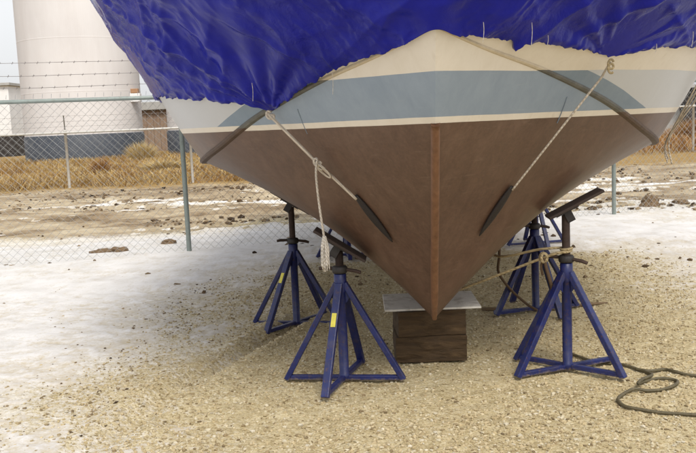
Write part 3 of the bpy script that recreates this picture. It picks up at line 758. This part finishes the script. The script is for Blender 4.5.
# tapered black strips lying on the hull at the rope ends
def hull_strip(s,t0,g0,t1,g1,label):
    k=np.linspace(0,1,22); pr=np.array(hp(t0+(t1-t0)*k,g0+(g1-g0)*k,s,.012))
    rad_=.0225*np.sin(np.clip(.10+.90*k,0,1)*math.pi)**.75+.003
    nrm=Vector(hp(np.array([t0]),np.array([g0]),s,.05)[0]-hp(np.array([t0]),np.array([g0]),s,0)[0])
    mb=MB().tube(pr,list(rad_),12,flat=.55,up=nrm)
    return tag(mb.build('tapered_strip',M['strip_black'],None,True),label,'rubber snubber','black tapered strips on the hull ropes')
hull_strip(-1,.308,.475,.331,.243,'black tapered strip on the hull left of the stem')
hull_strip(1,.306,.490,.335,.269,'black tapered strip on the hull right of the stem')
# tie-downs dropping from the cover at the far right, three thin lines
for i,(t0,g0,t1,g1,d_) in enumerate(((.44,1.42,.55,1.02,.06),(.455,1.42,.58,1.03,.06),(.47,1.43,.545,1.05,.07))):
    A_=H(t0,g0,1,.05); B_=H(t1,g1,1,.05)
    B2=B_+Vector((0.01,0,-.10-.03*i))
    rope('tie_down_line',[A_,A_.lerp(B_,.5)+Vector((.012*i,0,0)),B_,B2],.0042,M['rope'],['foremost thin white line tying the tarpaulin at the right hull edge','middle thin white line tying the tarpaulin at the right hull edge','aftmost thin white line tying the tarpaulin at the right hull edge'][i],'rope','thin tie-down lines at the right hull edge')
# tan rope: sheet under the keel -> knot -> round the pole of the right stand
pole=Vector((1.175,4.55,.665))
HA=Vector(hull_above(1.03,5.72)[0])+Vector((0,0,-.012))
st=Vector((.47,4.98,.332)); kp=pole+Vector((-.115,.03,-.035))
rope('stand_rope',[st,st.lerp(kp,.35),st.lerp(kp,.7),kp,pole+Vector((-.045,-.02,-.004)),pole+Vector((-.0,-.028,0)),pole+Vector((.028,0,.003)),pole+Vector((.0,.028,.006)),pole+Vector((-.028,0,.010)),pole+Vector((0,-.030,.014)),pole+Vector((.031,.0,.016)),pole+Vector((0,.030,.015)),pole+Vector((-.12,.06,.008)),pole+Vector((-.32,.4,-.07)),HA],.0075,M['rope_tan'],'tan rope from under the bow tied round the pole of the right stand','rope',smooth_n=6)
kb=MB(); 
kb.tube([kp+Vector((math.cos(q)*.016,math.sin(q*.7)*.012,math.sin(q)*.024)) for q in np.linspace(0,19,50)],.0085,7)
ro=kb.build('rope_knot',M['rope_tan'],None,True); tl_=MB()
tl_.tube(spline([kp,kp+Vector((.012,-.01,-.06)),kp+Vector((.03,-.015,-.13)),kp+Vector((.045,0,-.19))],6),.010,7); tl_.tube(spline([kp,kp+Vector((-.012,.01,-.05)),kp+Vector((-.004,.015,-.10))],6),.007,7)
tl_.build('tail',M['strap'],ro,True); tag(ro,'bulky tan rope knot with brown tails left of the right stand pole','knot')
# rusty strap sagging under the hull
rope('strap',[HA+Vector((0,.01,.004)),Vector((1.03,5.77,.46)),Vector((1.035,5.84,.33)),Vector((1.12,5.9,.20)),Vector((1.24,5.93,.08)),Vector((1.31,5.90,.035))],.0095,M['strap'],'brown strap hanging under the hull to the foot of the second right stand','strap',smooth_n=8)

# hose on the ground at right
def gp(px,py,lift=.012):
    p=ground(px,py); z=float(ground_z(np.array([p[0]]),np.array([p[1]]))[0]); return Vector((p[0],p[1],z+lift))
hpts=[gp(712,416.5),gp(690,414.5),gp(660,411.5),gp(636,408.5),gp(624,405.5),gp(618,400),gp(622,395),gp(634,390,.018),gp(648,390.5),gp(664,390),gp(676,386),gp(676,380.5),gp(660,378.5,.012),gp(645,381),gp(638,386,.026),gp(643,382,.03),gp(652,376.5,.02),gp(640,370),gp(625,366),gp(613,363.5),gp(592,361),gp(570,355)]
rope('garden_hose',hpts,.0085,M['hose'],'dark olive hose coiled on the gravel beside the right stand','hose',smooth_n=8)
rope('loose_rope',[gp(636,369.5),gp(650,371.5),gp(664,369),gp(675,372),gp(690,374.5),gp(715,376)],.0085,M['hose'],'short dark rope piece on the gravel running off the right edge','rope',smooth_n=8)
rope('stick',[gp(572,306,.012),gp(583,305,.016),(gp(596,304,.014)),gp(607,302.5,.01)],[.010,.013,.012,.006],M['clod'],'thin dark stick lying on the gravel behind the right stand','stick',smooth_n=0)
rope('stick',[gp(482,308.5,.014),gp(492,309,.016),gp(503,308,.012)],[.012,.014,.010],M['clod'],'short dark stick on the gravel between the bow and second right stand','stick',smooth_n=0)

# ================================================================== CHAIN LINK FENCES
def fence(p0,dirv,k0,k1,span,H_,label,wcell,wr,post_r,mat_post,mat_rail,arms=True,arm_len=.42,arm_h=0,mesh=True,arm_side=1):
    d=Vector((dirv[0],dirv[1],0)).normalized(); nrm=Vector((-d.y,d.x,0))*arm_side
    r=empty('chain_link_fence',(p0[0],p0[1],0),label,'fence')
    a=math.atan2(d.y,d.x); r.rotation_euler=(0,0,a)
    x0=k0*span; x1=k1*span
    first=None
    for k in range(k0,k1+1):
        if first is None:
            mb=MB().lathe([(post_r,-.1),(post_r,H_+.01),(post_r*1.25,H_+.012),(post_r*1.25,H_+.05),(.001,H_+.07)],n=14)
            first=mb.build('post',mat_post,r,True); o=first
        else:
            o=first.copy(); col.objects.link(o); o.parent=r
        o.location=(k*span,0,0)
        if arms:
            if k==k0:
                arm=MB().beam((0,0,H_+.03),(0,arm_side*arm_len*.62,H_+.03+arm_len),.030,.012,up=(0,1,0)).build('barb_arm',mat_post,r)
            else:
                arm2=arm.copy(); col.objects.link(arm2); arm2.parent=r; arm2.location=(k*span,0,0)
    MB().tube([(x0,-.035,H_-.012),(x1,-.035,H_-.012)],post_r*.80,12).build('top_rail',mat_rail,r,True)
    if arms:
        for j,f in enumerate((.30,.62,.97)):
            mb=MB(); y_=arm_side*arm_len*.62*f; z_=H_+.03+arm_len*f
            n=int((x1-x0)/.5); pts=[(x0+(x1-x0)*i/n,y_,z_-.018*math.sin(math.pi*((x0+(x1-x0)*i/n)/span%1))+.004*math.sin(i*2.1+j)) for i in range(n+1)]
            mb.tube(pts,wr*1.1,4,cap=False)
            q=x0+.05*j
            while q<x1:
                zz=z_-.018*math.sin(math.pi*((q/span)%1)); 
                for b_ in(-1,1):
                    mb.tube([(q-.005,y_+.010*b_,zz-.014),(q+.005,y_-.010*b_,zz+.014)],wr*.8,3,cap=False)
                mb.tube([(q-.010,y_,zz-.004),(q+.010,y_,zz+.004)],wr*1.5,4,cap=False)
                q+=.13
            mb.build('barbed_wire',M['barb'],r)
    if mesh:
        hs=wcell; rows=int((H_+.03)/hs); ks=np.arange(int(x0/wcell),int(x1/wcell))
        V=[];Qf=[]; j=np.arange(rows+1)
        for k in ks:
            sg=np.where((j+k)%2==0,1,-1); x=k*wcell+sg*(wcell*.5+.0006); z=.02+j*hs; y=sg*wr*.9-.0
            c3=[(wr,0),( -wr*.5,wr*.87),(-wr*.5,-wr*.87)]
            base=sum(len(v) for v in V)
            V.append(np.stack([np.stack([x+c[0],y+c[1],z],-1) for c in c3],1).reshape(-1,3))
            jj=np.arange(rows)
            for q in range(3):
                Qf.append(np.stack([base+jj*3+q,base+jj*3+(q+1)%3,base+(jj+1)*3+(q+1)%3,base+(jj+1)*3+q],-1))
        np_mesh('chain_link',np.concatenate(V),np.concatenate(Qf),M['wire'],r,False)
        # cut wire ends standing above the rail
        mb=MB()
        for k in ks: 
            if k%2==0: mb.tube([(k*wcell,0,H_+.02),(k*wcell+.006,.004,H_+.065)],wr,3,cap=False)
        mb.build('wire_ends',M['wire'],r)['kind']='stuff'
    return r
fd=np.array([3.66+1.86,11.6-9.81])
M['fgreen']=simple('fence_green_grey',(.235,.275,.26),.5,.35,.15,10,.12,120,dirt=(.14,.12,.09),dirt_amt=.3)
fence((-1.86,9.81),fd,-4,6,float(np.hypot(*fd))/2,1.80,'near grey green chain link fence with barbed wire standing behind the boat',.046,.0025,.028,M['fgreen'],M['fgreen'],arm_side=1)
fence((-7.25,22.3),(1,.28),-6,14,3.2,1.50,'far pale chain link fence standing at the edge of the dry grass',.075,.0022,.036,M['galv_pale'],M['galv_pale'],arm_len=.40,arm_side=-1)

# ================================================================== TANKS, BUILDINGS, BANK
def wall_mat(name,c,stain,sc=.5):
    m,nt,b=new_mat(name); v=coord(nt,'Object',(1,1,.18)); n1=noise(nt,v,1.6*sc,8,.65,.4); n2=noise(nt,coord(nt),.8*sc,5,.6); n3=noise(nt,coord(nt),14,4,.6)
    cc=mixc(nt,math_(nt,'MULTIPLY',ramp(nt,n1,[(.42,0.),(.68,1.)]),.45),c,stain); cc=mixc(nt,.35,cc,ramp(nt,n2,[(.3,(.80,.79,.80)),(.7,(1,1,1))]),'MULTIPLY')
    nt.links.new(cc,b.inputs['Base Color']); b.inputs['Roughness'].default_value=.65; bump(nt,b,n3,.12,.01); return m
M['tank']=wall_mat('tank_paint',(.66,.645,.645),(.55,.52,.51))
M['band']=wall_mat('band_paint',(.043,.053,.072),(.09,.095,.105),2)
M['bwhite']=wall_mat('white_cladding',(.78,.79,.80),(.6,.6,.6))
M['brick']=wall_mat('brown_wall',(.24,.165,.115),(.36,.28,.21),2)
M['darkshed']=wall_mat('dark_boards',(.022,.018,.018),(.05,.04,.035),2)
M['roof']=wall_mat('grey_roof',(.40,.40,.39),(.28,.27,.25),2)
def tank(x,y,R_,Ht,label):
    r=empty('storage_tank',(x,y,.05),label,'storage tank',group='white storage tanks beyond the far fence')
    prof=[(R_,1.38),(R_,3.6),(R_+.004,3.61),(R_+.004,3.65),(R_,3.66),(R_,6.35),(R_+.004,6.36),(R_+.004,6.40),(R_,6.41),(R_,Ht)]
    MB().lathe(prof,n=180).build('shell',M['tank'],r,False)
    MB().lathe([(R_+.05,-.3),(R_+.05,1.34),(R_,1.40)],n=96).build('base_band',M['band'],r,True)
    MB().lathe([(R_+.06,Ht-.02),(R_+.06,Ht+.06),(0.01,Ht+.55)],n=96).build('roof',M['tank'],r,True)
    return r
tank(-14.35,47.5,3.15,9.6,'white round storage tank with dark blue base left of the tarpaulin')
tank(-6.45,47.0,3.15,9.6,'white storage tank with dark blue base mostly hidden behind the boat')
# small fitting on the tank's right flank
r=empty('junction_box',(-11.17,46.55,3.30),'small white box with an orange top on the first tank side','junction box')
MB().box((0,0,0),(.55,.4,.45)).build('body',M['bwhite'],r,False,.02); MB().box((-.02,0,.36),(.4,.32,.24)).build('cap',simple('orange_paint',(.34,.19,.10),.6),r,False,.02)
MB().beam((-.7,.5,-.1),(-.2,.1,-.1),.08,.08).build('bracket',M['galv'],r)
# white low building at far left
b_=empty('white_building',(-33,66,.1),'low white building with black base at the far left edge','building')
MB().box((0,0,3.3),(18,8,3.6)).build('wall',M['bwhite'],b_,False,.02); MB().box((0,0,.7),(17.9,7.9,1.62)).build('base',M['darkshed'],b_); MB().box((0,-.05,5.2),(18.4,8.4,.2)).build('roof',M['roof'],b_,False,.02)
for k in range(4): MB().box((-6+k*4,-4.03,3.4),(1.3,.06,1.1)).build('window',M['roof'],b_)
# brown shed in the gap between the tanks
b_=empty('brown_shed',(-12.6,61,.1),'brown walled shed in the gap between the two tanks','shed')
mb=MB(); 
for k in range(40): mb.box((-4.4+k*.225,0,1.4),(.19,4.0,2.8 if k%2 else 2.8)) if k%2 else mb.box((-4.4+k*.225,0,1.4),(.24,3.94,2.8))
mb.build('wall',M['brick'],b_); MB().box((0,-.05,3.1),(9.4,4.6,.55)).build('roof',M['roof'],b_,False,.03)
# dark shed at the far right
b_=empty('dark_shed',(18.75,44.0,.1),'dark boarded shed behind the dry brush at the right edge','shed')
mb=MB()
for k in range(14): mb.box((-1.55+k*.42,-.0+.012*(k%2),1.2),(.40,3.0,2.5))
mb.build('wall',M['darkshed'],b_); MB().box((1.2,-.1,2.55),(6.2,3.5,.14),(0,rad(-3),0)).build('roof',M['roof'],b_)
MB().box((-2.25,-.6,.75),(1.2,.3,1.7)).build('pale_panel',M['roof'],b_,False,.01)

# earth bank far behind: a real ridge with an uneven top
nx2,ny2=220,26; bx=np.linspace(-140,160,nx2); by=np.linspace(0,1,ny2); BX,BYn=np.meshgrid(bx,by)
hgt=(1.5+1.1*fbm(bx*.05,bx*0,501,4)+.35*fbm(bx*.5,bx*0,503,3))
BZ=np.sin(BYn*math.pi)**.8*hgt[None]*(1+.15*fbm(BX*.3,BYn*6,505,3))-.02; BY=84+BYn*22+2*fbm(BX*.05,BYn,507,3)
m,nt,b=new_mat('dry_bank'); v=coord(nt); n1=noise(nt,v,.7,8,.7); c=ramp(nt,n1,[(.35,(.11,.075,.035)),(.5,(.24,.165,.075)),(.65,(.34,.26,.14))]); nt.links.new(c,b.inputs['Base Color']); b.inputs['Roughness'].default_value=.95
i2=np.arange(nx2*ny2).reshape(ny2,nx2); q_=np.stack([i2[:-1,:-1],i2[:-1,1:],i2[1:,1:],i2[1:,:-1]],-1).reshape(-1,4)
tag(np_mesh('hills',np.stack([BX,BY,BZ],-1).reshape(-1,3),q_,m),'low bank of brown earth and straw along the horizon','bank',kind='structure')

# ================================================================== DRY GRASS
def grass(n,xr,yr,h0,h1,seed,clump,dens):
    r=np.random.default_rng(seed)
    x=r.uniform(*xr,n); y=r.uniform(*yr,n); k=r.uniform(0,1,n)<dens(x,y); x=x[k];y=y[k]; n=len(x)
    h=(h0+(h1-h0)*r.uniform(0,1,n)**1.4)*(.5+.9*vnoise(x*clump,y*clump,seed)); wd=.006+.007*r.uniform(0,1,n)
    a=r.uniform(0,6.28,n); lean=r.uniform(.2,1.9,n)*h; la=r.uniform(0,6.28,n)*.5+vnoise(x*.5,y*.5,seed+3)*6.28
    z=ground_z(x,y,False)-.02
    bx_=np.cos(a)*wd; by_=np.sin(a)*wd
    mx=x+np.cos(la)*lean*.35; my=y+np.sin(la)*lean*.35; tx=x+np.cos(la)*lean; ty=y+np.sin(la)*lean
    v=np.stack([np.stack([x-bx_,y-by_,z],-1),np.stack([x+bx_,y+by_,z],-1),np.stack([mx+bx_*.8,my+by_*.8,z+h*.6],-1),np.stack([mx-bx_*.8,my-by_*.8,z+h*.6],-1),np.stack([tx,ty,z+h*(1.0-.42*lean/np.maximum(h,.01))],-1)],1)
    o_=np.arange(n)[:,None]*5
    f=np.concatenate([np.stack([o_+0,o_+1,o_+2],-1),np.stack([o_+0,o_+2,o_+3],-1),np.stack([o_+3,o_+2,o_+4],-1)],0).reshape(-1,3)
    return v.reshape(-1,3),f
M['straw']=island_mat('straw',[(0,(.22,.125,.04)),(.3,(.40,.265,.09)),(.65,(.55,.40,.165)),(1,(.68,.54,.28))],.8,(.23,.115,.035))
M['straw_pale']=island_mat('straw_pale',[(0,(.34,.22,.08)),(.4,(.52,.38,.16)),(1,(.70,.58,.32))],.8)
M['brush']=island_mat('brush',[(0,(.15,.060,.022)),(.4,(.32,.155,.045)),(.8,(.46,.26,.09)),(1,(.58,.40,.18))],.8)
v1,f1=grass(120000,(-26,1),(22.4,46),.08,.40,71,.45,lambda x,y:np.clip(.25+.9*vnoise(x*.7,y*.9,72),0,1)*np.clip((y-21.8-.6*fbm(x*.5,y*.5,66,3))/1.5,.0,1))
go=np_mesh('dry_grass',v1,f1,M['straw'],smooth=False); tag(go,'golden dry grass growing in front of the tanks','dry grass',kind='stuff')
v1,f1=grass(34000,(9,34),(27,43),.2,.75,75,.5,lambda x,y:np.clip(.2+.9*vnoise(x*.6,y*.6,72),0,1))
go=np_mesh('dry_brush',v1,f1,M['brush'],smooth=False); tag(go,'orange brown dry brush in front of the dark shed','dry brush',kind='stuff')
# three straw mounds: tall tufts that stand out from the grass
def tuft(x,y,R_,h,n,label,mat,seed):
    r=np.random.default_rng(seed); V=[];Fc=[]
    for k in range(n):
        q=r.uniform(0,6.28); d=R_*math.sqrt(r.uniform(0,1)); hh=h*r.uniform(.5,1)*(1-.45*(d/R_)**2); px=math.cos(q)*d*.6; py=math.sin(q)*d*.6; qx=math.cos(q)*d*1.25+r.normal()*.06; qy=math.sin(q)*d*1.25+r.normal()*.06
        w_=.008; a=r.uniform(0,6.28); b0=len(V)
        V+=[(px-math.cos(a)*w_,py-math.sin(a)*w_,-.03),(px+math.cos(a)*w_,py+math.sin(a)*w_,-.03),((px+qx)/2+math.cos(a)*w_,(py+qy)/2+math.sin(a)*w_,hh*.65),((px+qx)/2-math.cos(a)*w_,(py+qy)/2-math.sin(a)*w_,hh*.65),(qx,qy,hh)]
        Fc+=[(b0,b0+1,b0+2,b0+3),(b0+3,b0+2,b0+4)]
    z=float(ground_z(np.array([x]),np.array([y]),False)[0]); o=mesh_obj('grass_tuft',V,Fc,mat,None,False,(x,y,z))
    return tag(o,label,'grass tuft','tall tufts of dry grass')
tuft(-9.75,41,.75,1.05,1300,'tall yellow grass tuft in the gap between the tanks',M['straw_pale'],1)
tuft(-6.6,31,.9,.42,1200,'low yellow grass tuft right of the near fence post',M['straw_pale'],2)
tuft(-8.6,30,.42,.7,420,'small dark red weed tuft in front of the first tank',M['brush'],3)
tuft(15.0,36,1.2,1.15,1700,'orange brown brush clump below the right hull edge',M['brush'],4)
tuft(17.0,38,1.4,1.2,1700,'orange brown brush clump in front of the dark shed',M['brush'],5)
